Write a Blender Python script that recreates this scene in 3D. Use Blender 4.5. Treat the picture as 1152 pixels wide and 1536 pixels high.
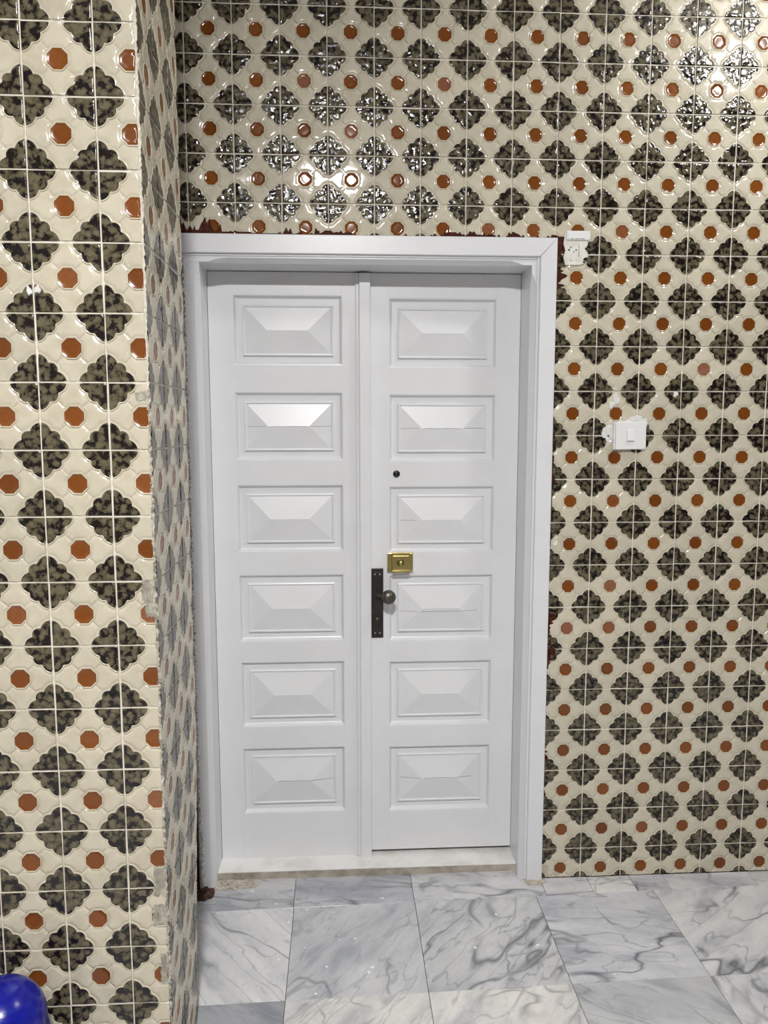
import bpy, bmesh, math, random
import numpy as np
from mathutils import Matrix, Vector, geometry

for o in list(bpy.data.objects): bpy.data.objects.remove(o)
SC = bpy.context.scene
COL = SC.collection
PI = math.pi
random.seed(7)

# ------------------------------------------------------------------ camera
cam_d = bpy.data.cameras.new('camera'); cam = bpy.data.objects.new('camera', cam_d); COL.objects.link(cam)
cam_d.sensor_fit = 'HORIZONTAL'; cam_d.sensor_width = 36.0; cam_d.lens = 36.0*1154/1152
cam_d.clip_start = 0.02
YAW, PITCH, ROLL = -0.0558, -0.1178, 0.0004
M3 = Matrix.Rotation(YAW, 3, 'Z') @ Matrix.Rotation(PITCH, 3, 'X') @ Matrix.Rotation(ROLL, 3, 'Y') @ Matrix.Rotation(PI/2, 3, 'X')
m4 = M3.to_4x4(); m4.translation = Vector((0.485, -2.6038, 1.662)); cam.matrix_world = m4
SC.camera = cam

# ------------------------------------------------------------------ world, exposure
w = bpy.data.worlds.new('world'); SC.world = w; w.use_nodes = True
w.node_tree.nodes['Background'].inputs[0].default_value = (0.9, 0.95, 1, 1)
w.node_tree.nodes['Background'].inputs[1].default_value = 0.0
vs = SC.view_settings
vs.view_transform = 'Standard'; vs.look = 'None'; vs.gamma = 1; vs.use_curve_mapping = False
vs.exposure = 0.15
LAMP_MAIN = 600.0        # emission of the globe in the middle of the room
LAMP_SIDE = 115.0        # emission of the globe close to the tiled wall
LAMP_COL = (1.0, 0.985, 0.972, 1)

# ------------------------------------------------------------------ material helpers
def mat(name, base=(.8,.8,.8), rough=.5, metal=0.0, spec=.5, coat=0.0):
    m = bpy.data.materials.new(name); m.use_nodes = True
    nt = m.node_tree; b = nt.nodes['Principled BSDF']
    b.inputs['Base Color'].default_value = (*base, 1); b.inputs['Roughness'].default_value = rough
    b.inputs['Metallic'].default_value = metal; b.inputs['Specular IOR Level'].default_value = spec
    if coat: b.inputs['Coat Weight'].default_value = coat; b.inputs['Coat Roughness'].default_value = .05
    return m
class N:
    def __init__(s, m): s.nt = m.node_tree; s.b = s.nt.nodes['Principled BSDF']
    def n(s, t, **k):
        x = s.nt.nodes.new(t)
        for a, v in k.items(): setattr(x, a, v)
        return x
    def l(s, a, b): s.nt.links.new(a, b)
    def ramp(s, fac, stops):
        r = s.n('ShaderNodeValToRGB'); e = r.color_ramp.elements
        while len(e) < len(stops): e.new(.5)
        for q, (p, c) in zip(e, stops): q.position = p; q.color = (*c, 1) if len(c) == 3 else c
        s.l(fac, r.inputs[0]); return r.outputs[0]
    def coords(s, spread=37.0):
        """object coordinates shifted by the object's own random number, so that every piece differs"""
        tc = s.n('ShaderNodeTexCoord'); oi = s.n('ShaderNodeObjectInfo')
        sc = s.n('ShaderNodeVectorMath', operation='SCALE'); sc.inputs[0].default_value = (1, 1.7, .6)
        mul = s.n('ShaderNodeMath', operation='MULTIPLY'); mul.inputs[1].default_value = spread
        s.l(oi.outputs['Random'], mul.inputs[0]); s.l(mul.outputs[0], sc.inputs['Scale'])
        ad = s.n('ShaderNodeVectorMath', operation='ADD'); s.l(tc.outputs['Object'], ad.inputs[0]); s.l(sc.outputs[0], ad.inputs[1])
        return ad.outputs[0], oi
    def noise(s, vec, scale, detail=3, rough=.5, dist=0.0):
        x = s.n('ShaderNodeTexNoise'); x.inputs['Scale'].default_value = scale; x.inputs['Detail'].default_value = detail
        x.inputs['Roughness'].default_value = rough; x.inputs['Distortion'].default_value = dist
        if vec is not None: s.l(vec, x.inputs['Vector'])
        return x
    def mix(s, fac, a, b, mode='MIX'):
        x = s.n('ShaderNodeMix', data_type='RGBA', blend_type=mode)
        if isinstance(fac, (int, float)): x.inputs[0].default_value = fac
        else: s.l(fac, x.inputs[0])
        for v, i in ((a, 6), (b, 7)):
            if isinstance(v, tuple): x.inputs[i].default_value = (*v, 1) if len(v) == 3 else v
            else: s.l(v, x.inputs[i])
        return x.outputs[2]
    def bump(s, h, strength, dist):
        x = s.n('ShaderNodeBump'); x.inputs['Strength'].default_value = strength; x.inputs['Distance'].default_value = dist
        s.l(h, x.inputs['Height']); s.l(x.outputs[0], s.b.inputs['Normal'])

def m_noisy(name, stops, scale, rough, bumpd=.002, detail=5, spec=.5, bs=.8):
    m = mat(name, stops[0][1], rough, spec=spec); g = N(m); tc = g.n('ShaderNodeTexCoord')
    n = g.noise(tc.outputs['Object'], scale, detail, .65); g.l(g.ramp(n.outputs[0], stops), g.b.inputs['Base Color'])
    g.bump(n.outputs[0], bs, bumpd); return m
# glazes of the wall tiles
def m_cream(name, base, dull, rough):
    m = mat(name, base, rough); g = N(m)
    v, oi = g.coords()
    n1 = g.noise(v, 22, 4, .6)
    c = g.mix(g.ramp(n1.outputs[0], [(.42, (0,0,0)), (.75, (1,1,1))]), base, dull)
    rr = g.ramp(oi.outputs['Random'], [(0, (.93,.93,.92)), (1, (1.03,1.02,1.0))])
    c = g.mix(1.0, c, rr, 'MULTIPLY'); g.l(c, g.b.inputs['Base Color'])
    n2 = g.noise(v, 60, 2, .5); g.bump(n2.outputs[0], .06, .002)
    return m
CREAM = m_cream('cream_glaze', (.60, .56, .455), (.53, .49, .385), .06)
CREAM_B = m_cream('cream_glaze_worn', (.58, .535, .43), (.50, .45, .35), .17)
def m_dark(name, lo, mid, hi, rough):
    m = mat(name, mid, rough); g = N(m); v, oi = g.coords()
    nd = g.noise(v, 30, 3, .6)
    wv = g.n('ShaderNodeVectorMath', operation='MULTIPLY_ADD'); wv.inputs[1].default_value = (.016,.016,.016)
    g.l(nd.outputs['Color'], wv.inputs[0]); g.l(v, wv.inputs[2])
    vo = g.n('ShaderNodeTexVoronoi'); vo.inputs['Scale'].default_value = 62; g.l(wv.outputs[0], vo.inputs['Vector'])
    n1 = g.noise(v, 64, 6, .68, .3)
    ad = g.n('ShaderNodeMath', operation='MULTIPLY_ADD'); ad.inputs[1].default_value = -.42
    g.l(vo.outputs['Distance'], ad.inputs[0]); g.l(n1.outputs[0], ad.inputs[2])
    c = g.ramp(ad.outputs[0], [(.12, lo), (.225, lo), (.275, mid), (.44, hi)])
    g.l(c, g.b.inputs['Base Color'])
    g.bump(ad.outputs[0], .35, .0016)
    return m
DARK = m_dark('dark_mottled_glaze', (.009,.006,.006), (.074,.063,.038), (.135,.117,.074), .045)
DARK_B = m_dark('dark_mottled_glaze_worn', (.010,.007,.007), (.074,.063,.038), (.138,.119,.074), .17)
def m_brown(name, rough):
    m = mat(name, (.27,.075,.018), rough); g = N(m); v, oi = g.coords()
    n1 = g.noise(v, 90, 3, .6)
    c = g.ramp(oi.outputs['Random'], [(0, (.150,.043,.005)), (.6, (.19,.056,.007)), (.9, (.215,.066,.010)), (.96, (.25,.10,.05)), (1, (.28,.13,.08))])
    c2 = g.mix(g.ramp(n1.outputs[0], [(.4, (0,0,0)), (.7, (.35,.35,.35))]), c, (.14,.035,.008))
    g.l(c2, g.b.inputs['Base Color']); return m
BROWN = m_brown('brown_glaze', .12); BROWN_B = m_brown('brown_glaze_worn', .25)
def m_grout():
    m = mat('grout', (.66,.63,.55), .9); g = N(m); tc = g.n('ShaderNodeTexCoord')
    n = g.noise(tc.outputs['Object'], 14, 4, .6)
    g.l(g.ramp(n.outputs[0], [(.3, (.54,.50,.42)), (.55, (.68,.645,.56)), (.8, (.73,.70,.63))]), g.b.inputs['Base Color']); return m
GROUT = m_grout()
def m_paint(name, base, rough, bumpd=.0006, dirt=None):
    m = mat(name, base, rough); g = N(m); tc = g.n('ShaderNodeTexCoord')
    mp = g.n('ShaderNodeMapping'); mp.inputs['Scale'].default_value = (14, 14, 90); g.l(tc.outputs['Object'], mp.inputs[0])
    n = g.noise(mp.outputs[0], 3, 3, .6); g.bump(n.outputs[0], .25, bumpd)
    n2 = g.noise(tc.outputs['Object'], 9, 5, .65)
    c = g.ramp(n2.outputs[0], [(.3, tuple(x*.965 for x in base)), (.6, base)])
    if dirt:
        n3 = g.noise(tc.outputs['Object'], 55, 4, .7)
        c = g.mix(g.ramp(n3.outputs[0], [(.66, (0,0,0)), (.74, (.5,.5,.5))]), c, dirt)
    g.l(c, g.b.inputs['Base Color']); return m
PAINT = m_paint('white_gloss_paint', (.735,.745,.765), .33)
PAINT_F = m_paint('white_frame_paint', (.73,.74,.765), .30, .0008, (.5,.49,.47))
PLASTER_W = m_paint('white_wall_paint', (.50,.49,.46), .8)
PLASTER_D = m_paint('tan_wall_paint', (.16,.145,.125), .8)
CEIL_M = m_paint('ceiling_paint', (.38,.37,.35), .85)
def m_marble():
    m = mat('marble', (.6,.6,.62), .22); g = N(m); v, oi = g.coords(60)
    ang = g.n('ShaderNodeAttribute', attribute_type='OBJECT', attribute_name='vein_angle')
    vein = g.n('ShaderNodeAttribute', attribute_type='OBJECT', attribute_name='vein')
    rot = g.n('ShaderNodeVectorRotate', rotation_type='Z_AXIS'); g.l(v, rot.inputs['Vector']); g.l(ang.outputs['Fac'], rot.inputs['Angle'])
    mp = g.n('ShaderNodeMapping'); mp.inputs['Scale'].default_value = (1.0, 3.0, 1.0); g.l(rot.outputs[0], mp.inputs[0])
    # long thin veins: zero crossings of a distorted noise
    def veins(scale, width, dist, vec):
        n = g.noise(vec, scale, 3, .45, dist)
        s = g.n('ShaderNodeMath', operation='SUBTRACT'); s.inputs[1].default_value = .5; g.l(n.outputs[0], s.inputs[0])
        a = g.n('ShaderNodeMath', operation='ABSOLUTE'); g.l(s.outputs[0], a.inputs[0])
        return g.ramp(a.outputs[0], [(0, (1,1,1)), (width*.35, (.6,.6,.6)), (width, (0,0,0))])
    mq = g.n('ShaderNodeMapping'); mq.inputs['Scale'].default_value = (1.1, 4.5, 1.0); mq.inputs['Rotation'].default_value = (0, 0, .45); g.l(rot.outputs[0], mq.inputs[0])
    v1 = veins(1.9, .021, .25, mp.outputs[0]); v3 = veins(2.4, .013, .2, mq.outputs[0]); v2 = veins(3.2, .014, .5, rot.outputs[0])
    cl = g.noise(mp.outputs[0], 3.4, 5, .66, .35)
    cloud = g.ramp(cl.outputs[0], [(.33, (.62,.64,.69)), (.47, (.88,.885,.90)), (.6, (1.02,1.02,1.015)), (.75, (1.10,1.09,1.07))])
    base = g.mix(1.0, oi.outputs['Color'], cloud, 'MULTIPLY')
    br = g.noise(v, 3.4, 2, .5)
    brk = g.ramp(br.outputs[0], [(.38, (0,0,0)), (.56, (1,1,1))])
    br2 = g.noise(v, 5.0, 1, .5); brk2 = g.ramp(br2.outputs[0], [(.50, (0,0,0)), (.66, (.9,.9,.9))])
    vv = g.mix(1.0, g.mix(1.0, v1, brk, 'MULTIPLY'), g.mix(1.0, v2, brk2, 'MULTIPLY'), 'LIGHTEN')
    vv = g.mix(1.0, vv, g.mix(1.0, v3, (.6,.6,.6), 'MULTIPLY'), 'LIGHTEN')
    bw = g.n('ShaderNodeRGBToBW'); g.l(vv, bw.inputs[0])
    k = g.n('ShaderNodeMath', operation='MULTIPLY'); g.l(bw.outputs[0], k.inputs[0]); g.l(vein.outputs['Fac'], k.inputs[1])
    col = g.mix(k.outputs[0], base, (.085,.09,.115))
    sp = g.noise(v, 260, 2, .5)
    col = g.mix(g.ramp(sp.outputs[0], [(.74, (0,0,0)), (.79, (.6,.6,.6))]), col, (.75,.74,.72))
    g.l(col, g.b.inputs['Base Color'])
    rn = g.noise(v, 12, 4, .6); rr = g.ramp(rn.outputs[0], [(.3, (.2,.2,.2)), (.7, (.42,.42,.42))]); g.l(rr, g.b.inputs['Roughness'])
    return m
MARBLE = m_marble()
JOINT = mat('floor_joint_cement', (.13,.12,.10), .9)
STAIN = m_noisy('red_brown_varnish', [(.35, (.022,.004,.002)), (.55, (.060,.011,.005)), (.75, (.13,.035,.016))], 70, .6, spec=.15)
DIRT = m_noisy('brown_dirt', [(.3, (.02,.008,.005)), (.55, (.06,.026,.016)), (.75, (.15,.09,.06))], 60, .9)
CEMENT = m_noisy('grey_cement', [(.3, (.20,.185,.15)), (.55, (.36,.34,.28)), (.75, (.55,.53,.46))], 45, .9, .003)
CRUMB = m_noisy('white_plaster_crumbs', [(.36, (.20,.18,.17)), (.50, (.62,.62,.64)), (.7, (.82,.82,.82))], 210, .8, .003)
SILL = m_noisy('sill_marble', [(.3, (.60,.58,.54)), (.5, (.78,.77,.75)), (.8, (.84,.84,.83))], 7, .3, .0004)
SILL_F = m_noisy('sill_dirty_edge', [(.3, (.22,.19,.15)), (.5, (.38,.34,.28)), (.75, (.56,.52,.46))], 16, .6, .001)
MORTAR = m_noisy('beige_mortar', [(.3, (.34,.29,.23)), (.55, (.50,.45,.38)), (.8, (.64,.61,.56))], 30, .85, .003)
BRASS = mat('polished_brass', (.66,.55,.22), .2, 1.0)
BRASS_D = mat('dull_brass', (.24,.18,.07), .4, 1.0)
BRONZE = m_noisy('dark_bronze', [(.3, (.014,.013,.011)), (.7, (.030,.028,.024))], 40, .42, .0003, spec=.3)
KNOB = mat('dark_smoky_metal', (.12,.112,.09), .42, .85)
STEEL = mat('screw_steel', (.45,.44,.42), .35, 1.0)
BLACK = mat('black_plastic', (.01,.01,.012), .25)
PLASTIC = mat('white_plastic', (.78,.78,.78), .3)
PLASTIC_O = m_noisy('yellowed_plastic', [(.3, (.58,.55,.46)), (.5, (.70,.69,.64)), (.7, (.76,.76,.74))], 30, .5, .0006)
CRACKM = mat('painted_crack_shade', (.16,.155,.15), .9)  # dark colour stands in for the shade inside the door panel cracks
INK = mat('black_print', (.03,.03,.03), .8)
def m_blue():
    m = mat('blue_plastic', (.006,.012,.30), .22); g = N(m); tc = g.n('ShaderNodeTexCoord')
    mp = g.n('ShaderNodeMapping'); mp.inputs['Scale'].default_value = (5, 5, 60); g.l(tc.outputs['Object'], mp.inputs[0])
    n = g.noise(mp.outputs[0], 3, 5, .7, .4)
    g.l(g.ramp(n.outputs[0], [(.35, (.003,.004,.20)), (.55, (.004,.008,.26)), (.72, (.008,.02,.30)), (.82, (.03,.06,.34))]), g.b.inputs['Base Color'])
    n2 = g.noise(tc.outputs['Object'], 70, 4, .6); g.bump(n2.outputs[0], .25, .002)
    return m
BLUE = m_blue()
def emis(name, col, s):
    m = bpy.data.materials.new(name); m.use_nodes = True; nt = m.node_tree; nt.nodes.clear()
    e = nt.nodes.new('ShaderNodeEmission'); e.inputs[0].default_value = col; e.inputs[1].default_value = s
    o = nt.nodes.new('ShaderNodeOutputMaterial'); nt.links.new(e.outputs[0], o.inputs[0]); return m

# ------------------------------------------------------------------ object helpers
def tag(o, label=None, cat=None, group=None, kind=None):
    if label: o['label'] = label
    if cat: o['category'] = cat
    if group: o['group'] = group
    if kind: o['kind'] = kind
    return o
def link(name, me, parent=None):
    o = bpy.data.objects.new(name, me); COL.objects.link(o)
    if parent: o.parent = parent
    return o
def obj(name, bm, m, parent=None, smooth=False):
    bmesh.ops.recalc_face_normals(bm, faces=bm.faces)
    me = bpy.data.meshes.new(name); bm.to_mesh(me); bm.free()
    for x in (m if isinstance(m, (list, tuple)) else [m]): me.materials.append(x)
    if smooth:
        for p in me.polygons: p.use_smooth = True
    return link(name, me, parent)
def pyobj(name, vs_, fs, m, parent=None, smooth=False):
    me = bpy.data.meshes.new(name); me.from_pydata([tuple(v) for v in vs_], [], fs); me.update()
    bm = bmesh.new(); bm.from_mesh(me); bpy.data.meshes.remove(me)
    return obj(name, bm, m, parent, smooth)
def empty(name, loc=(0,0,0)):
    o = bpy.data.objects.new(name, None); COL.objects.link(o); o.location = loc; o.empty_display_size = .05; return o
def box(bm, x0, x1, y0, y1, z0, z1, bev=0.0, seg=2):
    r = bmesh.ops.create_cube(bm, size=1.0)
    for v in r['verts']:
        v.co = Vector((x0+(v.co.x+.5)*(x1-x0), y0+(v.co.y+.5)*(y1-y0), z0+(v.co.z+.5)*(z1-z0)))
    if bev:
        es = {e for v in r['verts'] for e in v.link_edges}
        bmesh.ops.bevel(bm, geom=list(es), offset=bev, segments=seg, profile=.5, affect='EDGES')
def boxobj(name, x0, x1, y0, y1, z0, z1, m, parent=None, bev=0.0, seg=2):
    bm = bmesh.new(); box(bm, x0, x1, y0, y1, z0, z1, bev, seg); return obj(name, bm, m, parent)
def lathe(bm, prof, seg=32, mtx=Matrix()):
    rings = []
    for r, z in prof:
        if r < 1e-6: rings.append([bm.verts.new(mtx @ Vector((0,0,z)))])
        else: rings.append([bm.verts.new(mtx @ Vector((r*math.cos(2*PI*i/seg), r*math.sin(2*PI*i/seg), z))) for i in range(seg)])
    for a, b in zip(rings, rings[1:]):
        for i in range(seg):
            j = (i+1) % seg
            if len(a) == 1 and len(b) == 1: continue
            if len(a) == 1: bm.faces.new((a[0], b[i], b[j]))
            elif len(b) == 1: bm.faces.new((a[i], a[j], b[0]))
            else: bm.faces.new((a[i], a[j], b[j], b[i]))
    for e, k in ((rings[0], 1), (rings[-1], 1)):
        if len(e) > 1: bm.faces.new(e)
def aim(loc, d):
    d = Vector(d).normalized(); q = Vector((0,0,1)).rotation_difference(d); return Matrix.Translation(loc) @ q.to_matrix().to_4x4()
OUT = aim((0,0,0), (0,-1,0))

# ================================================================== STRUCTURE
H = 3.40                                   # ceiling height
XL, XR, YF = -1.75, 5.4, -4.3             # the room behind and beside the camera
JX = -0.027                                # left edge of the door opening
XE = 0.0737                                # corner of the projecting wall
PY, PB = -0.902, -0.508                    # front and back of the projecting wall end
OX, OZ = 1.2, 2.258                        # door opening

def quad_wall(name, rects, m, label, axis, t):
    bm = bmesh.new()
    for r in rects: box(bm, *r)
    o = obj(name, bm, m); tag(o, label, None, None, 'structure'); return o
wall_back = quad_wall('wall_back', [(OX, XR, .0015, .22, 0, H), (JX, OX, .0015, .22, OZ, H), (XL, JX, .0015, .22, 0, H)], GROUT,
    'wall around the white door covered in glossy rosette tiles', 1, .2)
# wall end on the left; its rear edge recedes towards the floor
sl = lambda z: PB if z > .75 else PB-.107*(.75-z)/.75
pv = [(PY+.0015, 0), (sl(0)-.001, 0), (PB-.001, .75), (PB-.001, H), (PY+.0015, H)]
bm = bmesh.new(); a_ = [bm.verts.new((XE-.0015, y, z)) for y, z in pv]; b_ = [bm.verts.new((XL, y, z)) for y, z in pv]
bm.faces.new(a_); bm.faces.new(b_[::-1])
for i in range(5): bm.faces.new((a_[i], b_[i], b_[(i+1) % 5], a_[(i+1) % 5]))
wall_left = obj('wall_left', bm, GROUT); tag(wall_left, 'tiled wall end beside the door, blue container at its foot', None, None, 'structure')
ceiling = quad_wall('ceiling', [(XL, XR, YF, .22, H, H+.1)], CEIL_M, 'plain ceiling above the tiled walls', 2, .1)
wall_right = quad_wall('wall_right', [(XR, XR+.1, YF, .22, 0, H)], PLASTER_W, 'plain painted wall facing the tiled wall end', 0, .1)
wall_front = quad_wall('wall_front', [(XL, XR, YF-.1, YF, 0, H)], PLASTER_D, 'plain painted wall opposite the white door', 1, .1)
wall_far = quad_wall('wall_far_left', [(XL-.1, XL, YF, .22, 0, H)], PLASTER_W, 'plain painted wall beyond the tiled wall end', 0, .1)
floor = quad_wall('floor', [(XL, XR, YF, .6, -.12, -.0045)], JOINT, 'floor of veined grey and white marble slabs', 2, .1)

# ------------------------------------------------------------------ relief tile
AX = [((0,0), .27), ((0,.25), .157), ((.25,0), .157), ((.187,.187), .098)]
LIM = .4885
def rad(th, dl):
    c, s = math.cos(th), math.sin(th); best = 0
    for (a, b), r in AX:
        r += dl; p = a*c+b*s; q = a*a+b*b-p*p
        if q < r*r: best = max(best, p+math.sqrt(r*r-q))
    return best
def sdf(x, y):
    px, py = .5-abs(x), .5-abs(y)
    return min(math.hypot(px-a, py-b)-r for (a, b), r in AX)
def octv(x, y): return max(abs(x), abs(y), (abs(x)+abs(y))/math.sqrt(2))
def make_tile(T, seed, mats, name, bump=.013):
    rnd = random.Random(seed)
    pts, edges = [], []
    def poly(ps, closed=False):
        i0 = len(pts); pts.extend(ps); n = len(ps)
        edges.extend((i0+i, i0+i+1) for i in range(n-1))
        if closed: edges.append((i0+n-1, i0))
    def sq(h, n):
        ps = []
        for k in range(4):
            for i in range(n):
                t = -h+2*h*i/n; a = k*PI/2; c, s = round(math.cos(a)), round(math.sin(a)); x, y = t, -h
                ps.append((x*c-y*s, x*s+y*c))
        return ps
    poly(sq(LIM, 14), True); poly(sq(LIM-.010, 14), True)
    L2 = LIM-.012
    for dl, n in ((0, 30), (.009, 18), (.018, 22), (.0235, 22), (.0325, 22), (.046, 18)):
        for sx in (-1, 1):
            for sy in (-1, 1):
                ps = []
                for i in range(n+1):
                    th = PI/2*(.0+i/n); r = rad(th, dl); x, y = .5-r*math.cos(th), .5-r*math.sin(th)
                    x, y = min(x, L2), min(y, L2)
                    if dl >= .018 and octv(x, y) < .184: continue
                    ps.append((sx*x, sy*y))
                poly(ps)
    for a in (.143, .150, .161, .1665, .1745, .188):
        ps = []
        t = math.tan(PI/8)
        for k in range(8):
            p0 = Vector((a, -a*t)); p1 = Vector((a, a*t)); c, s = math.cos(k*PI/4), math.sin(k*PI/4)
            for f in (0, .5):
                q = p0.lerp(p1, f); ps.append((q.x*c-q.y*s, q.x*s+q.y*c))
        poly(ps, True)
    for k in range(4):
        c, s = math.cos(PI/4+k*PI/2), math.sin(PI/4+k*PI/2)
        for off in (-.016, -.0050, .0050, .016):
            poly([(r*c-off*s, r*s+off*c) for r in np.linspace(.178, .300, 6)])
    g = -.46
    while g < .47:
        h = -.46
        while h < .47:
            x, y = g+rnd.uniform(-.008, .008), h+rnd.uniform(-.008, .008); d = sdf(x, y); o = octv(x, y)
            if d < -.012 or (d > .062 and o > .205 and int(round((g+.46)/.034)+round((h+.46)/.034)) % 2 == 0) or o < .09: pts.append((x, y))
            h += .034
        g += .034
    seeds = [(rnd.uniform(-.5, .5), rnd.uniform(-.5, .5)) for _ in range(330)]
    V, E_, F, *_ = geometry.delaunay_2d_cdt([Vector(p) for p in pts], edges, [], 0, 1e-4)
    sa = np.array(seeds)
    def hgt(x, y):
        d, o = sdf(x, y), octv(x, y)
        if d <= .0005:
            q = math.sqrt(((sa[:,0]-x)**2+(sa[:,1]-y)**2).min())
            z = .004+bump*max(0, 1-(q/.036)**2)*min(1, -d/.03+.15)
        elif o < .1615:
            z = .004 if o < .1435 else .011
            if o < .1435: z += .0025*(1-(o/.143)**2)
        elif d < .0185: z = .0095+.002*math.sin(PI*d/.018)
        else:
            e = min(abs(d-.028)-.0045, abs(o-.1705)-.004, abs(abs(x)-abs(y))/math.sqrt(2)-.005)
            z = -.002+.011*(1-math.exp(-e/.004)) if e > .0004 else -.006
        if max(abs(x), abs(y)) > LIM-.004: z -= .010
        return z
    vs_ = [(v.x*T, v.y*T, hgt(v.x, v.y)*T) for v in V]
    fs = [list(f) for f in F]; mi = []
    for f in fs:
        cx, cy = sum(V[i].x for i in f)/3, sum(V[i].y for i in f)/3
        mi.append(1 if sdf(cx, cy) < 0 else 2 if octv(cx, cy) < .143 else 0)
    # sides
    bd = [i for i, v in enumerate(V) if max(abs(v.x), abs(v.y)) > LIM-.002]
    bd.sort(key=lambda i: math.atan2(V[i].y, V[i].x)); k0 = len(vs_)
    vs_ += [(V[i].x*T, V[i].y*T, -.003) for i in bd]; n = len(bd)
    for i in range(n):
        j = (i+1) % n; fs.append([bd[j], bd[i], k0+i, k0+j]); mi.append(0)
    me = bpy.data.meshes.new(name); me.from_pydata(vs_, [], fs)
    for x in mats: me.materials.append(x)
    for p, q in zip(me.polygons, mi): p.material_index = q; p.use_smooth = True
    me.update(); return me
def set_sharp(me, ang=.9):
    bm = bmesh.new(); bm.from_mesh(me)
    bmesh.ops.recalc_face_normals(bm, faces=bm.faces)
    for e in bm.edges:
        if len(e.link_faces) == 2 and e.calc_face_angle(0) > ang: e.smooth = False
    bm.to_mesh(me); bm.free(); me.update(); return me
T1, T2 = .15, .145
TILES1 = [set_sharp(make_tile(T1, 10+i, (CREAM, DARK, BROWN), 'wall_tile')) for i in range(3)]
TILES2 = [set_sharp(make_tile(T2, 20+i, (CREAM_B, DARK_B, BROWN_B), 'wall_tile_worn', .006)) for i in range(3)]
def cut_mesh(me, planes, name):
    """planes: (point, normal) in tile space; the side the normal points to is cut away"""
    bm = bmesh.new(); bm.from_mesh(me)
    for p, nrm in planes:
        bmesh.ops.bisect_plane(bm, geom=bm.verts[:]+bm.edges[:]+bm.faces[:], plane_co=p, plane_no=nrm, clear_outer=True)
    if len(bm.faces) < 3: bm.free(); return None
    bd = [e for e in bm.edges if len(e.link_faces) == 1 and max(v.co.z for v in e.verts) > -.0025]
    r = bmesh.ops.extrude_edge_only(bm, edges=bd)
    for v in r['geom']:
        if isinstance(v, bmesh.types.BMVert): v.co.z = -.003
    m = bpy.data.meshes.new(name); bm.to_mesh(m); bm.free()
    for x in me.materials: m.materials.append(x)
    return m
rt = random.Random(3)
def place_tile(name, lib, T, u, v, lim, parent, basis, origin, jit=.0006, extra=()):
    """u, v: centre on the wall; lim: (u0,u1,v0,v1) visible range; basis: euler of the wall"""
    u0, u1, v0, v1 = lim; pl = list(extra)
    h = T/2
    if u-h < u0-.002: pl.append(((u0-u, 0, 0), (-1, 0, 0)))
    if u+h > u1+.002: pl.append(((u1-u, 0, 0), (1, 0, 0)))
    if v-h < v0-.002: pl.append(((0, v0-v, 0), (0, -1, 0)))
    if v+h > v1+.002: pl.append(((0, v1-v, 0), (0, 1, 0)))
    if u+h < u0+.004 or u-h > u1-.004 or v+h < v0+.004 or v-h > v1-.004: return
    me = rt.choice(lib); spin = 0
    if pl:
        me = cut_mesh(me, pl, name+'_cut')
        if me is None: return
    else: spin = rt.randrange(4)*PI/2
    o = link(name, me, parent)
    B = basis.to_4x4()
    o.matrix_local = Matrix.Translation(Vector(origin)+basis @ Vector((u+rt.uniform(-jit, jit), v+rt.uniform(-jit, jit), rt.uniform(-.0005, .0004)))) @ B \
        @ Matrix.Rotation(rt.uniform(-.006, .006), 4, 'X') @ Matrix.Rotation(rt.uniform(-.006, .006), 4, 'Y') @ Matrix.Rotation(spin+rt.uniform(-.004, .004), 4, 'Z')
    return o
B_BACK = Matrix(((1,0,0), (0,0,-1), (0,1,0)))        # tile x -> X, y -> Z, z -> -Y
B_SIDE = Matrix(((0,0,1), (1,0,0), (0,1,0)))         # tile x -> Y, y -> Z, z -> X
Z0 = 2.962
for r in range(-2, 20):
    for c in range(-3, 17):
        u, v = (c+.5)*T1, Z0-(r+.5)*T1
        if 0 <= c < 8:
            if v+T1/2 < OZ+.01: continue
            lim = (-9, 9, OZ+.006, H)
        elif c == -1 and v-T1/2 < OZ+.01: lim = (-9, JX-.006, .002, H) if v < OZ-.1 else None
        else: lim = (-9, 9, .002, H)
        if lim is None:                                   # the tile at the frame corner: two pieces
            place_tile('wall_tile', TILES1, T1, u, v, (-9, JX-.006, .002, H), wall_back, B_BACK, (0, 0, 0))
            place_tile('wall_tile', TILES1, T1, u, v, (JX-.006, 9, OZ+.006, H), wall_back, B_BACK, (0, 0, 0))
        else: place_tile('wall_tile', TILES1, T1, u, v, lim, wall_back, B_BACK, (0, 0, 0))
ZL, XLG, YG = 2.469, -.1591, -.9073
for r in range(-7, 18):
    for c in range(-4, 2):
        place_tile('wall_tile', TILES2, T2, XLG+(c+.5)*T2, ZL-(r+.5)*T2, (-9, XE-.004, .002, H), wall_left, B_BACK, (0, PY, 0))
    for k in range(0, 3):
        v = ZL-(r+.5)*T2; u = YG+(k+.5)*T2
        ex = []
        if v < .80:
            nrm = Vector((.75, .107, 0)).normalized() if False else Vector((.75, -.107, 0)).normalized()
            ex = [((PB-.002-u, .75-v, 0), nrm)]
        place_tile('wall_tile', TILES2, T2, u, v, (PY+.004, PB-.002, .002, H), wall_left, B_SIDE, (XE, 0, 0), extra=ex)

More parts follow.
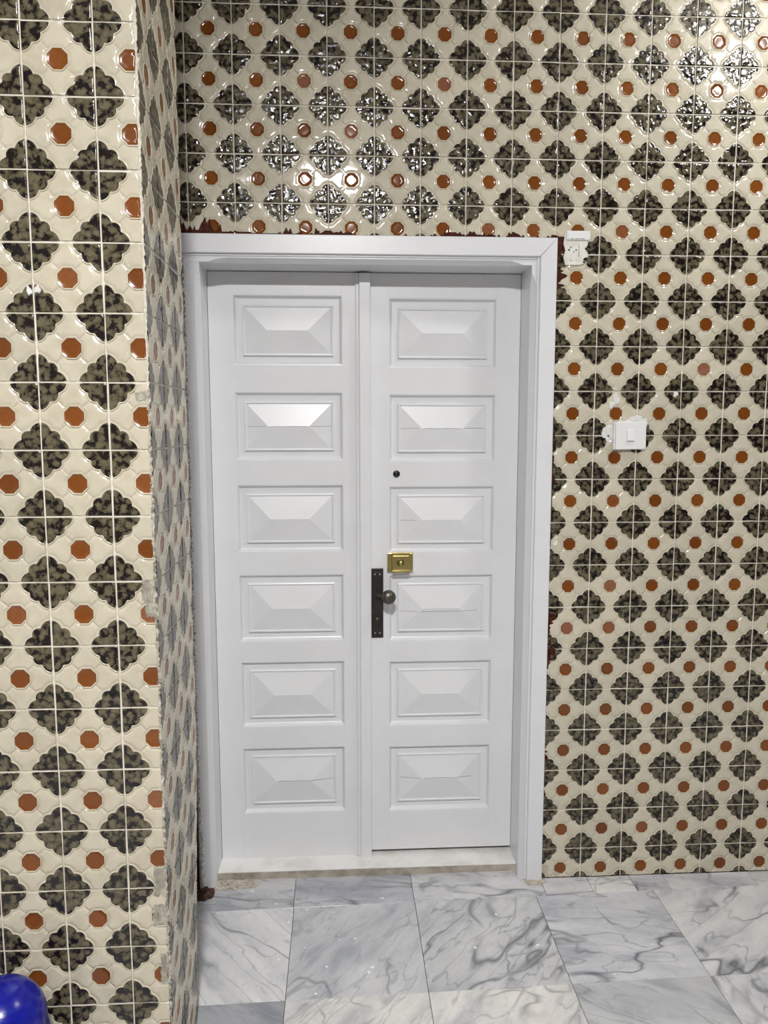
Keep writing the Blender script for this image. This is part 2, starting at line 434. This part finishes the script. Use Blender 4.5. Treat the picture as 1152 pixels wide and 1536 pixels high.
# ------------------------------------------------------------------ marble slabs
xl = [-1.796+.4225*k for k in range(5)] + [.3135, .731, 1.16, 1.586, 2.012, 2.44, 2.866, 3.29, 3.716, 4.14, 4.566, 4.99, 5.399]
def ly(x, j): return -.124+.0225*(x-.3135)-.4265*j
TINT = {(4,0):(.66,.66,.665), (5,0):(.54,.545,.56), (6,0):(.58,.585,.59), (7,0):(.60,.61,.64), (8,0):(.66,.66,.67), (9,0):(.62,.62,.63),
        (4,1):(.38,.39,.41), (5,1):(.68,.67,.645), (6,1):(.72,.705,.675), (7,1):(.50,.51,.53), (8,1):(.60,.605,.62)}
VEIN = {(4,0):(.75,.9), (5,0):(.6,2.2), (6,0):(.8,2.3), (7,0):(.85,.1), (8,0):(.85,2.5), (4,1):(.3,.6), (5,1):(.6,2.3), (6,1):(.6,2.2), (7,1):(.4,.5)}
rf = random.Random(11)
def slab(pts, key=None):
    """four corners (counter-clockwise) of one slab; the top is at z = 0"""
    nn = len(pts); cx = sum(p[0] for p in pts)/nn; cy = sum(p[1] for p in pts)/nn
    bm = bmesh.new(); q = []
    for z, ins in ((0, .0016), (-.001, .0008), (-.006, .0008)):
        ring = []
        for x, y in pts:
            dx, dy = x-cx, y-cy
            ring.append(bm.verts.new((dx-math.copysign(ins, dx), dy-math.copysign(ins, dy), z)))
        q.append(ring)
    bm.faces.new(q[0])
    for a, b in zip(q, q[1:]):
        for i in range(nn): bm.faces.new((a[i], b[i], b[(i+1) % nn], a[(i+1) % nn]))
    o = obj('marble_slab', bm, MARBLE, floor); o.location = (cx, cy, rf.uniform(-.0004, .0004))
    k_ = rf.uniform(.85, 1.1); t = TINT.get(key) or (.60*k_, .602*k_, .61*k_); o.color = (*[q*1.02 for q in t], 1)
    ve, an = VEIN.get(key, (rf.uniform(.45, .8), rf.uniform(0, PI)))
    o['vein'] = ve; o['vein_angle'] = an
    return o
for j in range(10):
    for i in range(len(xl)-1):
        x0, x1 = max(xl[i], XL+.001), xl[i+1]
        ya = (ly(x0, j), ly(x1, j)); yb = (max(ly(x0, j+1), YF+.001), max(ly(x1, j+1), YF+.001))
        if ya[0]-yb[0] < .02: continue
        slab([(x0, yb[0]), (x1, yb[1]), (x1, ya[1]), (x0, ya[0])], (i, j))
# narrow strip against the wall and in the doorway
strip = [-.52, -.1105, .3105, .7295, 1.1995, 1.372, 1.53, 1.655, 1.98, 2.30, 2.72, 3.05, 3.47, 3.90, 4.32, 4.75, 5.399]
st_t = [(.52,.52,.53), (.50,.50,.51), (.46,.465,.49), (.58,.58,.585), (.62,.62,.64), (.68,.68,.68), (.50,.505,.53), (.60,.60,.61)]
for k, (a, b) in enumerate(zip(strip, strip[1:])):
    top = .062 if -.2 < a and b < 1.21 else -.001
    o = slab([(a, ly(a, 0)), (b, ly(b, 0)), (b, top), (a, top)], ('s', k))
    if k < len(st_t): o.color = (*[q*1.05 for q in st_t[k]], 1)
    o['vein'] = .85; o['vein_angle'] = .15

# ------------------------------------------------------------------ door frame
frame = empty('trim_1', (0,0,0)); tag(frame, 'white painted wooden frame around the double door', None, None, 'structure')
JI_L, JI_R, JT = .030, 1.122, 2.174        # clear opening
DY = .138                                   # face of the leaves
def prism(name, prof, axis, a0, a1, m, parent):
    """extrude a closed 2D profile along an axis. axis 'Z': prof=(x,y); axis 'X': prof=(y,z)"""
    vs_ = []
    for a in (a0, a1):
        for p in prof: vs_.append((p[0], p[1], a) if axis == 'Z' else (a, p[0], p[1]))
    n = len(prof); fs = [list(range(n)), list(range(n, 2*n))[::-1]]
    for i in range(n): fs.append([i, (i+1) % n, n+(i+1) % n, n+i])
    return pyobj(name, vs_, fs, m, parent)
JF = -.006                                  # face of the jambs
def jamb(name, xin, xout, sgn):
    """jamb with a stopped chamfer on its inner edge; sgn = direction from the opening into the jamb"""
    prof_full = [(xin, .20), (xin, JF+.020), (xin+sgn*.016, JF), (xout, JF), (xout, .20)]
    zs = [0.0, .5, 1.0, 1.6, 2.10]
    rows = [(z, 1.0) for z in zs] + [(2.118, .86), (2.134, .5), (2.146, .12), (2.15, 0.0), (2.20, 0.0)]
    vs_, fs = [], []
    for z, k in rows:
        for p in [(xin, .20), (xin, JF+.001+.019*k), (xin+sgn*(.0005+.0155*k), JF), (xout, JF), (xout, .20)]: vs_.append((p[0], p[1], z))
    n = 5
    for a in range(len(rows)-1):
        for i in range(n): fs.append([a*n+i, a*n+(i+1) % n, (a+1)*n+(i+1) % n, (a+1)*n+i])
    fs += [list(range(n)), [len(vs_)-n+i for i in range(n)]]
    return pyobj(name, vs_, fs, PAINT_F, frame)
jamb('jamb', JI_L, JX, -1)
jamb('jamb', JI_R, 1.150, 1)
# head: soffit with a chamfer that stops short of both corners
vs_, fs = [], []
xs = [(JX, 0), (.060, 0), (.064, .12), (.078, .5), (.098, .86), (.115, 1), (.4, 1), (.8, 1), (1.04, 1), (1.057, .86), (1.075, .5), (1.088, .12), (1.094, 0), (1.150, 0)]
for x, k in xs:
    for p in [(.20, JT), (JF-.001+.019*k+.002, JT), (JF-.001, JT+.0005+.0135*k), (JF-.001, 2.22), (.20, 2.22)]: vs_.append((x, p[0], p[1]))
n = 5
for a in range(len(xs)-1):
    for i in range(n): fs.append([a*n+i, a*n+(i+1) % n, (a+1)*n+(i+1) % n, (a+1)*n+i])
fs += [list(range(n)), [len(vs_)-n+i for i in range(n)]]
pyobj('head', vs_, fs, PAINT_F, frame)
# casing, mitred at the right corner
CO, CT, CI, CB = 1.203, 2.2605, 1.147, 2.200
def casing(name, ring):
    """ring: list of (pts at y) loops front to back, each with 4 corners"""
    vs_ = []; fs = []
    for lp in ring: vs_ += lp
    n = 4
    for a in range(len(ring)-1):
        for i in range(n): fs.append([a*n+i, a*n+(i+1) % n, (a+1)*n+(i+1) % n, (a+1)*n+i])
    fs += [list(range(n)), [len(vs_)-n+i for i in range(n)]]
    return pyobj(name, vs_, fs, PAINT_F, frame)
e = .0025
casing('casing', [[(JX-.004, -.021, CT-e), (CO-e, -.021, CT-e), (CI, -.021, CB+e), (JX-.004, -.021, CB+e)],
                  [(JX-.006, -.0185, CT), (CO, -.0185, CT), (CI-e, -.0185, CB), (JX-.006, -.0185, CB)],
                  [(JX-.006, .012, CT), (CO, .012, CT), (CI-e, .012, CB), (JX-.006, .012, CB)]])
casing('casing', [[(CO-e, -.0206, CT-e), (CO-e, -.0206, .004), (CI+e, -.0206, .004), (CI+e, -.0206, CB+e)],
                  [(CO, -.018, CT), (CO, -.018, .003), (CI, -.018, .003), (CI, -.018, CB)],
                  [(CO, .012, CT), (CO, .012, .003), (CI, .012, .003), (CI, .012, CB)]])
boxobj('stop_bead', 1.1375, 1.1475, -.0125, .0, .003, 2.205, PAINT_F, frame, .003)
boxobj('stop_bead', JX, 1.1375, -.0115, .0, 2.1925, 2.2045, PAINT_F, frame, .003)

# lumpy plaster along the left jamb, and dark varnish smears around the frame
def lumpy(name, path, r0, m, parent, seed, seg=7, step=.006):
    rnd = random.Random(seed); vs_, fs = [], []
    (x0, y0, z0), (x1, y1, z1) = path
    L_ = math.dist(path[0], path[1]); n = max(3, int(L_/step)); d = Vector(path[1])-Vector(path[0]); d.normalize()
    a = d.orthogonal().normalized(); b = d.cross(a)
    for i in range(n+1):
        c = Vector(path[0]).lerp(Vector(path[1]), i/n)
        for k in range(seg):
            t = 2*PI*k/seg; r = r0*rnd.uniform(.55, 1.35); vs_.append(c+a*math.cos(t)*r+b*math.sin(t)*r)
        if i:
            for k in range(seg): fs.append([(i-1)*seg+k, (i-1)*seg+(k+1) % seg, i*seg+(k+1) % seg, i*seg+k])
    fs += [list(range(seg)), [n*seg+k for k in range(seg)]]
    return pyobj(name, vs_, fs, m, parent)
lumpy('plaster_bead', ((JX+.0075, -.007, .01), (JX+.0075, -.007, 2.198)), .0062, CRUMB, frame, 5)
lumpy('plaster_bead', ((JX+.012, -.006, .004), (JX+.012, -.006, .22)), .008, CRUMB, frame, 6)
def ragged(name, along, a0, a1, base, amp, seed, place, m, parent, step=.0022, th=.0014):
    """a ragged flat smear: straight edge at `base`, torn edge beyond it. place(s, t, h) -> world"""
    rnd = random.Random(seed); n = int((a1-a0)/step); vs_, fs = [], []
    oct_ = [(rnd.uniform(0, 99), f, a) for f, a in ((9, .5), (31, .36), (90, .26), (240, .22))]
    for i in range(n+1):
        s = a0+(a1-a0)*i/n
        val = .42+sum(a*math.sin(f*s+p+1.7*math.sin(f*.61*s+p)) for p, f, a in oct_)
        k = 1.35*amp(s)*min(1.25, max(.25, val))
        vs_ += [place(s, base, 0), place(s, base, th), place(s+rnd.uniform(-.4, .4)*step, base+k, th*.6), place(s, base+k+.0006, 0)]
        if i:
            o_ = 4*(i-1); fs += [[o_+j, o_+(j+1) % 4, o_+4+(j+1) % 4, o_+4+j] for j in range(4)]
    fs += [[0, 1, 2, 3], [4*n+3, 4*n+2, 4*n+1, 4*n]]
    o = pyobj(name, vs_, fs, m, parent); return o
top_amp = lambda s: .050 if s < .08 else .038 if s < .2 else .026 if s < .42 else .012 if s < .9 else .014 if s < 1.1 else .014
o = ragged('varnish_smear', 'X', -.20, CO, CT-.003, top_amp, 21, lambda s, t, h: (s, -.0012-h, t), STAIN, wall_back)
o['label'] = 'dark red-brown varnish smeared above the door frame'
def right_amp(z):
    if z > 2.10: return .030
    if z > 1.45: return .011
    if z > 1.0: return .006
    if z > .2: return .022
    return .012
o = ragged('varnish_smear', 'Z', .05, 2.268, CO-.003, right_amp, 22, lambda s, t, h: (t, -.0012-h, s), STAIN, wall_back)
o['label'] = 'dark red-brown varnish smeared beside the door frame'
o = ragged('varnish_smear', 'Z', .0, 2.30, .0, lambda z: .030, 23, lambda s, t, h: (JX-.001-t, -.0012-h, s), STAIN, wall_back)
o['label'] = 'dark red-brown varnish on the tiles beside the handleless leaf'
lumpy('varnish_edge', ((JX-.004, -.002, .0), (JX-.004, -.002, 2.262)), .0042, STAIN, wall_back, 31)

# ------------------------------------------------------------------ sill
sill = empty('trim_2', (0, 0, 0)); tag(sill, 'white marble sill with a dirty edge under the double door', None, None, 'structure')
def sb(name, *a, **k):
    o = boxobj(name, *a, **k); o.parent = sill; return o
sb('sill_slab', JI_L-.005, JI_R+.002, .050, .165, .0265, .0315, SILL, bev=.0015)
sb('sill_edge', JI_L-.005, JI_R+.002, .0505, .163, -.004, .0268, SILL_F, bev=.001)

# ------------------------------------------------------------------ door leaves
PZ = [(2.092, 1.854), (1.760, 1.523), (1.434, 1.193), (1.110, .864), (.787, .540), (.459, .206)]
def ring(x0, x1, z0, z1, y): return [(x0, y, z0), (x1, y, z0), (x1, y, z1), (x0, y, z1)]
def make_panel(parent, x0, x1, z0, z1, yf, crack=None):
    e_ = .003                                # tucked under the rails
    loops = [(-e_, .012), (0, .0008), (.0025, .0012), (.009, .0135), (.012, .015), (.031, .015), (.0325, .0075), (.036, .006), (.0385, .0065), (.041, .0100)]
    vs_, fs = [], []
    for ins, d in loops: vs_ += ring(x0+ins, x1-ins, z0+ins, z1-ins, yf+d)
    for a in range(len(loops)-1):
        for i in range(4): fs.append([a*4+i, a*4+(i+1) % 4, a*4+4+(i+1) % 4, a*4+4+i])
    ins = loops[-1][0]; k = len(vs_); b = k-4
    hw = (z1-z0)/2-ins; zm = (z0+z1)/2-.001
    vs_ += [(x0+ins+hw*.98, yf-.0075, zm), (x1-ins-hw*1.02, yf-.0075, zm)]
    fs += [[b, b+1, k+1, k], [b+1, b+2, k+1], [b+2, b+3, k, k+1], [b+3, b, k]]
    o = pyobj('panel', vs_, fs, PAINT, parent)
    # face normals out of the door
    me = o.data; bm = bmesh.new(); bm.from_mesh(me)
    for f in bm.faces:
        f.normal_update()
        if f.normal.y > 0: f.normal_flip()
    bm.to_mesh(me); bm.free()
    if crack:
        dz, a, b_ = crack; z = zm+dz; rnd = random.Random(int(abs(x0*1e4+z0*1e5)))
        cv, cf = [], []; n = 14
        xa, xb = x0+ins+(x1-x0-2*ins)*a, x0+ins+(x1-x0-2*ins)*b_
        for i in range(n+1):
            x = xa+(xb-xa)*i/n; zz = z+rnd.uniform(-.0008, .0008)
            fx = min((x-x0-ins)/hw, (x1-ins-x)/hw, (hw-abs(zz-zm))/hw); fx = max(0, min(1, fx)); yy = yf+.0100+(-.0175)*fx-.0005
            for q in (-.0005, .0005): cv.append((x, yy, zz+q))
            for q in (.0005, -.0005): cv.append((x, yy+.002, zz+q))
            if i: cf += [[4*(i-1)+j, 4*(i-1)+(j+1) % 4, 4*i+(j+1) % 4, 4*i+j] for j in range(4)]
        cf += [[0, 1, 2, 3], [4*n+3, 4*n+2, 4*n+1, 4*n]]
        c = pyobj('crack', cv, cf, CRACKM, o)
    return o
def make_leaf(name, x0, x1, px0, px1, yf, bottom, top, dz, label, cracks):
    root = empty(name, (0, 0, 0)); tag(root, label, None, None, 'structure')
    b = .0008; yb = yf+.042
    boxobj('stile', x0, px0, yf, yb, bottom, top, PAINT, root, b, 1)
    boxobj('stile', px1, x1, yf, yb, bottom, top, PAINT, root, b, 1)
    zs = [top] + [q+dz for p in PZ for q in p] + [bottom]
    for i in range(0, len(zs), 2):
        boxobj('rail', px0-.0005, px1+.0005, yf+.0002, yb, zs[i+1], zs[i], PAINT, root, b, 1)
    for i, (zt, zb) in enumerate(PZ): make_panel(root, px0, px1, zb+dz, zt+dz, yf, cracks.get(i))
    boxobj('back_board', px0-.002, px1+.002, yb-.012, yb-.004, bottom+.05, top-.05, PAINT, root)
    return root
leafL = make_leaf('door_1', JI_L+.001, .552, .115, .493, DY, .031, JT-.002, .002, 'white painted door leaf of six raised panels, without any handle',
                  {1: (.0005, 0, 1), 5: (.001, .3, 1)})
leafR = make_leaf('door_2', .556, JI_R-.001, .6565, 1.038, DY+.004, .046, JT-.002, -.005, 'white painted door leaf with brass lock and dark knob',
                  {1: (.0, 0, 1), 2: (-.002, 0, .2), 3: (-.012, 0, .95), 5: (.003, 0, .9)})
# cover strip over the meeting edges, carried by the handleless leaf
bm = bmesh.new(); box(bm, .551, .5905, .116, .1375, .030, JT-.006, .003); obj('cover_strip', bm, PAINT, leafL)
bm = bmesh.new(); box(bm, .538, .552, .128, .1385, .031, JT-.004, .004); obj('bead', bm, PAINT, leafL)
RY = DY+.004
# long plate with knob
hp = boxobj('handle_plate', .5925, .6355, RY-.006, RY+.001, .874, 1.131, BRONZE, leafR, .002); hp['label'] = 'dark bronze back plate with a round knob'
boxobj('plate_panel', .597, .631, RY-.0075, RY-.004, .882, 1.118, BRONZE, hp, .001)
for x in (.605, .6225):
    for z in (.892, 1.110):
        bm = bmesh.new(); lathe(bm, [(.0034, 0), (.0034, .0012), (.002, .002), (0, .002)], 12, aim((x, RY-.007, z), (0,-1,0))); obj('screw', bm, STEEL, hp, True)
bm = bmesh.new()
P0, P1 = Vector((.6115, RY-.006, 1.034)), Vector((.6515, .080, 1.038)); dv = (P1-P0).normalized(); ln = (P1-P0).length
lathe(bm, [(.013, 0), (.013, .004), (.0095, .010), (.0085, ln*.5), (.0095, ln*.75), (.012, ln*.9)], 20, aim(P0, dv)); obj('knob_neck', bm, KNOB, hp, True)
bm = bmesh.new()
lathe(bm, [(.010, -.020), (.020, -.017), (.0245, -.009), (.026, 0), (.0245, .010), (.019, .018), (.010, .0225), (0, .0235)], 14, aim(P1, (.25, -1, .05))); obj('knob', bm, KNOB, hp)
bm = bmesh.new()
lathe(bm, [(.0055, 0), (.0055, .0012), (.0025, .0012), (0, .0006)], 14, aim((.613, RY-.0075, .945), (0,-1,0))); obj('keyhole', bm, BRASS_D, hp, True)
boxobj('keyhole_slot', .6112, .6148, RY-.0082, RY-.006, .925, .944, BRONZE, hp, .0008)
# brass rim lock
lk = boxobj('lock', .646, .748, RY-.004, RY+.001, 1.1165, 1.193, PAINT, leafR, .001); lk['label'] = 'polished brass rim lock with round cylinder'
bm = bmesh.new()
for (x0, x1) in ((.6495, .668), (.722, .7425)): box(bm, x0, x1, RY-.016, RY-.002, 1.121, 1.190, .003)
obj('side_plate', bm, BRASS, lk)
bm = bmesh.new(); box(bm, .6665, .7295, RY-.024, RY-.002, 1.119, 1.1915, .002)
for z0, z1 in ((1.119, 1.1275), (1.1295, 1.1815), (1.1835, 1.1915)): box(bm, .6665, .7295, RY-.030, RY-.020, z0, z1, .0006)
obj('lock_body', bm, BRASS, lk)
boxobj('front_plate', .670, .726, RY-.0315, RY-.028, 1.131, 1.181, BRASS, lk, .001)
bm = bmesh.new(); lathe(bm, [(.0135, 0), (.0135, .003), (.0105, .0045), (.0100, .003), (0, .003)], 24, aim((.6955, RY-.031, 1.157), (0,-1,0))); obj('cylinder_ring', bm, BRASS_D, lk, True)
bm = bmesh.new(); lathe(bm, [(.0085, 0), (.008, .005), (.005, .008), (0, .009)], 20, aim((.6955, RY-.033, 1.157), (0,-1,0))); obj('cylinder', bm, BRASS, lk, True)
# peephole
bm = bmesh.new(); lathe(bm, [(.0125, -.001), (.0125, .003), (.0105, .005), (.0085, .004), (.006, .0065), (0, .008)], 24, aim((.683, RY, 1.474), (0,-1,0)))
ph = obj('peephole', bm, BLACK, leafR, True); ph['label'] = 'small black door viewer'

# ================================================================== THINGS
# light switch
sw = empty('light_switch', (1.470, 0, 1.612)); sw.rotation_euler = (0, -.012, .05); tag(sw, 'square white light switch on small rosette tiles', 'switch')
def sbx(name, a, m, bev, parent=sw):
    bm = bmesh.new(); box(bm, *a, bev); return obj(name, bm, m, parent)
sbx('back_box', (-.056, .052, -.012, -.0005, -.048, .046), PLASTIC, .002)
pl_ = sbx('cover_plate', (-.0525, .0565, -.020, -.011, -.0475, .0475), PLASTIC, .003)
sbx('rocker_recess', (-.0150, .0135, -.0206, -.019, -.0215, .021), PLASTIC, .0004)
rk = sbx('rocker', (-.0130, .0130, -.0065, .004, -.0185, .0195), PLASTIC, .0015); rk.location = (0, -.0195, 0); rk.rotation_euler = (-.10, 0, 0)
# plaster smeared on the tiles around the switch
def blob(name, cx, cz, rx, rz, seed, m, parent, y=-.0016, th=.0018):
    rnd = random.Random(seed); n = 26; vs_ = []
    ph_ = [rnd.uniform(0, 6.3) for _ in range(4)]
    for k, (f, yy) in enumerate(((1.04, y+.0022), (1.0, y), (.82, y-th))):
        for i in range(n):
            t = 2*PI*i/n; q = 1+.16*math.sin(2*t+ph_[0])+.14*math.sin(3*t+ph_[1])+.10*math.sin(5*t+ph_[2])+.07*math.sin(9*t+ph_[3])
            vs_.append((cx+rx*q*f*math.cos(t), yy, cz+rz*q*f*math.sin(t)))
    vs_.append((cx, y-th, cz)); fs = []
    for k in range(2):
        for i in range(n): fs.append([k*n+i, k*n+(i+1) % n, (k+1)*n+(i+1) % n, (k+1)*n+i])
    fs += [[2*n+i, 2*n+(i+1) % n, 3*n] for i in range(n)]
    return pyobj(name, vs_, fs, m, parent)
PATCH = m_noisy('white_plaster_patch', [(.3, (.60,.59,.56)), (.6, (.74,.74,.73))], 50, .7, .001)
blob('plaster_smear', 1.462, 1.622, .066, .052, 1, PATCH, wall_back)
blob('plaster_smear', 1.492, 1.668, .022, .012, 2, PATCH, wall_back)
for i, (x, z, a, b) in enumerate([(1.425, 1.735, .012, .018), (1.408, 1.716, .010, .012), (1.63, 1.752, .008, .011), (1.516, 1.568, .012, .007), (1.40, 1.60, .008, .015), (1.418, 1.77, .007, .004)]):
    blob('plaster_smear', x, z, a, b, 30+i, PATCH, wall_back)
blob('plaster_smear', 1.226, 1.24, .008, .009, 43, PATCH, wall_back)
for q_, (x, z) in enumerate(((-.167, 1.934), (-.150, 1.937))): blob('plaster_smear', x, z, .006, .009, 50+q_, PATCH, wall_left, PY-.0016)
blob('plaster_smear', 1.262, .014, .012, .010, 41, MORTAR, wall_back); blob('plaster_smear', 1.222, .03, .010, .022, 42, MORTAR, wall_back)

# broken bell box beside the frame corner
bb = empty('bell_box', (1.273, 0, 2.233)); tag(bb, 'broken white plastic bell box at the upper corner of the door frame', 'bell box')
def traced(name, outline, y0, y1, m, parent):
    n = len(outline); vs_ = [(x, y0, z) for x, z in outline] + [(x, y1, z) for x, z in outline]
    fs = [list(range(n)), list(range(n, 2*n))] + [[i, (i+1) % n, n+(i+1) % n, n+i] for i in range(n)]
    me = bpy.data.meshes.new(name); me.from_pydata(vs_, [], fs); bm = bmesh.new(); bm.from_mesh(me); bmesh.ops.triangulate(bm, faces=[f for f in bm.faces if len(f.verts) > 4]); bpy.data.meshes.remove(me)
    return obj(name, bm, m, parent)
bplate = traced('base_plate', [(-.042,.046), (.040,.050), (.041,.022), (.032,.020), (.035,.008), (.024,-.002), (.034,-.016), (.037,-.030), (.026,-.032), (.018,-.040), (.030,-.048), (.012,-.056), (-.040,-.056), (-.046,-.030), (-.040,-.010), (-.047,.012)], -.0065, -.0005, PLASTIC_O, bb)
tc_ = boxobj('cover_piece', -.038, .041, -.0105, -.005, .024, .053, PLASTIC, bb, .002)
boxobj('cover_inset', -.033, .033, -.0118, -.0098, .024, .048, PLASTIC, bb, .0008)
cutter = boxobj('cutter', .004, .0062, -.02, .01, -.030, .008, PLASTIC)      # a real slot through the plate
md = bplate.modifiers.new('slot', 'BOOLEAN'); md.operation = 'DIFFERENCE'; md.object = cutter
cutter.parent = bb
bpy.context.view_layer.update()
nm = bpy.data.meshes.new_from_object(bplate.evaluated_get(bpy.context.evaluated_depsgraph_get()))
bplate.modifiers.clear(); bplate.data = nm; bpy.data.objects.remove(cutter)
for x0, x1 in ((-.024, -.015), (-.009, .004), (.008, .021)): boxobj('print_mark', x0, x1, -.0122, -.0113, .0265, .0280, INK, bb)
for x, z, s in ((-.028,-.008,.003), (-.022,.0,.002), (-.012,-.014,.002), (-.004,-.008,.0025), (-.02,-.042,.0018), (.024,-.046,.004)): boxobj('chip', x-s, x+s, -.0074, -.006, z-s*.8, z+s*.8, INK, bb, .0006)

# cement patches and rough corner on the projecting wall
def cement_patch(x0, x1, z0, z1, seed, y=PY):
    rnd = random.Random(seed); nx, nz = 6, max(4, int((z1-z0)/.012)); vs_, fs = [], []
    for j in range(nz+1):
        for i in range(nx+1):
            ed = i in (0, nx) or j in (0, nz)
            vs_.append((x0+(x1-x0)*i/nx+(rnd.uniform(-.003,.003) if not (i in (nx,)) else 0), y-(.0001 if ed else .0012+rnd.uniform(0, .0022)), z0+(z1-z0)*j/nz+rnd.uniform(-.003,.003)))
    for j in range(nz):
        for i in range(nx): a = j*(nx+1)+i; fs.append([a, a+1, a+nx+2, a+nx+1])
    k = len(vs_); vs_ += [(x0, y+.002, z0), (x1, y+.002, z0), (x1, y+.002, z1), (x0, y+.002, z1)]
    W = nx+1
    bot = [i for i in range(W)]; rgt = [j*W+nx for j in range(nz+1)]; tp = [nz*W+i for i in range(W)][::-1]; lf = [j*W for j in range(nz+1)][::-1]
    fs += [[k, k+1]+bot[::-1], [k+1, k+2]+rgt[::-1], [k+2, k+3]+tp[::-1], [k+3, k]+lf[::-1], [k+3, k+2, k+1, k]]
    return pyobj('cement_patch', vs_, fs, CEMENT, wall_left)
def hole(x0, x1, z0, z1, seed):
    return cement_patch(x0, x1, z0, z1, seed)
cement_patch(0.0404, XE-.003, 1.2580, 1.3093, 1)
cement_patch(0.0485, XE-.003, 1.2280, 1.2621, 2)
cement_patch(0.0437, XE-.003, 0.5550, 0.6403, 3)
cement_patch(0.0372, XE-.003, 0.4818, 0.5550, 4)
cement_patch(0.0502, XE-.003, 0.3355, 0.4249, 5)
cement_patch(0.0420, XE-.003, 1.7010, 1.7270, 6)
lumpy('corner_mortar', ((XE-.0035, PY+.0035, 0), (XE-.0035, PY+.0035, 1.73)), .0042, m_noisy('corner_mortar', [(.35, (.10,.09,.07)), (.5, (.40,.37,.31)), (.7, (.66,.63,.55))], 90, .9, .003), wall_left, 9)
lumpy('corner_mortar', ((XE-.0035, PY+.0035, 1.73), (XE-.0035, PY+.0035, H)), .0036, m_noisy('corner_grout', [(.3, (.50,.47,.39)), (.6, (.66,.62,.53))], 90, .9, .002), wall_left, 10)

# blue rounded container
bc = empty('container', (-.259, -1.03, 0)); tag(bc, 'shiny blue rounded plastic container at the foot of the tiled wall', 'container')
bm = bmesh.new()
sph = [(.091*math.cos(t), .365+.091*math.sin(t)) for t in np.linspace(0, PI/2, 14)[1:-1]]
lathe(bm, [(.070, 0), (.082, .004), (.086, .02), (.0885, .20), (.091, .365)] + sph + [(0, .456)], 48); obj('body', bm, BLUE, bc, True)
bm = bmesh.new(); lathe(bm, [(.0885, .318), (.0935, .322), (.0935, .330), (.0895, .334)], 48); obj('rim', bm, BLUE, bc, True)

# dirt in the corner, mortar at the frame feet, chips on the floor
def heap(name, cx, cy, rx, ry, h, seed, m, n=70):
    rnd = random.Random(seed); bm = bmesh.new()
    for i in range(n):
        a, q = rnd.uniform(0, 2*PI), math.sqrt(rnd.random()); x, y = cx+rx*q*math.cos(a), cy+ry*q*math.sin(a)
        s = rnd.uniform(.003, .008); z = h*(1-q)*rnd.random()
        r = bmesh.ops.create_icosphere(bm, subdivisions=1, radius=s)
        for v in r['verts']: v.co = Vector((v.co.x*rnd.uniform(.8, 1.6)+x, v.co.y*rnd.uniform(.8, 1.6)+y, max(.0002, v.co.z*.8+z+.002)))
    return obj(name, bm, m)
d = heap('dirt', -.006, -.030, .030, .036, .020, 2, DIRT, 260)
tag(d, 'brown crumbled dirt in the corner at the foot of the frame', 'dirt', None, 'stuff')
d = heap('mortar_crumbs', 1.175, -.026, .036, .012, .003, 4, MORTAR, 70)
tag(d, 'beige mortar crumbs at the foot of the casing by the tiles', 'crumbs', None, 'stuff')
d = heap('mortar_crumbs', .085, .02, .09, .03, .002, 5, MORTAR, 120)
tag(d, 'beige mortar crumbs in front of the sill near the brown dirt', 'crumbs', None, 'stuff')
rnd = random.Random(8); bm = bmesh.new()
spots = [(.345, -.115), (.36, -.14), (.30, -.2), (.28, -.38), (.23, -.5), (.43, -.42), (.54, -.44), (.56, -.45), (.57, -.43), (.36, -.33), (.16, -.02), (.62, -.09), (1.0, -.2), (1.1, -.36), (.9, -.36), (1.3, -.5), (.25, -.1), (.4, -.53), (.47, -.3), (.52, -.295)]
for x, y in spots:
    s = rnd.uniform(.002, .0055); r = bmesh.ops.create_icosphere(bm, subdivisions=1, radius=s)
    for v in r['verts']: v.co = Vector((v.co.x*rnd.uniform(.7, 1.7)+x, v.co.y*rnd.uniform(.7, 1.5)+y, max(.0002, v.co.z*.35+.001)))
ch = obj('paint_chips', bm, mat('white_paint_chip', (.82,.82,.81), .6)); tag(ch, 'scattered white paint chips on the marble floor before the door', 'paint chips', None, 'stuff')

# ------------------------------------------------------------------ ceiling lamps (out of frame, mirrored in the glazed tiles)
def ceiling_lamp(x, y, strength, r, label):
    root = empty('ceiling_lamp_offscreen', (x, y, H)); tag(root, label, 'lamp')
    bm = bmesh.new(); lathe(bm, [(r+.015, .0), (r+.015, -.030), (r, -.034), (r-.004, -.020)], 40); obj('base', bm, PLASTIC, root, True)
    bm = bmesh.new(); lathe(bm, [(r-.003, -.022), (r-.003, -.032), (r*.8, -.035), (r*.45, -.038), (0, -.039)], 40)
    obj('diffuser_offscreen', bm, emis('lamp_glow', LAMP_COL, strength), root, True)
ceiling_lamp(.44, -3.15, LAMP_MAIN, .16, 'round white flush lamp on the ceiling in the middle of the room')
root = empty('pendant_lamp_offscreen', (2.20, -.86, H)); tag(root, 'small white globe lamp hanging from the ceiling close to the tiled wall', 'lamp')
bm = bmesh.new(); lathe(bm, [(.05, 0), (.05, -.015), (.02, -.025), (.009, -.03), (.009, -.11)], 24); obj('stem', bm, PLASTIC, root, True)
bm = bmesh.new(); bmesh.ops.create_icosphere(bm, subdivisions=3, radius=.09)
for v in bm.verts: v.co.z -= .195
obj('globe_offscreen', bm, emis('pendant_glow', LAMP_COL, LAMP_SIDE), root, True)
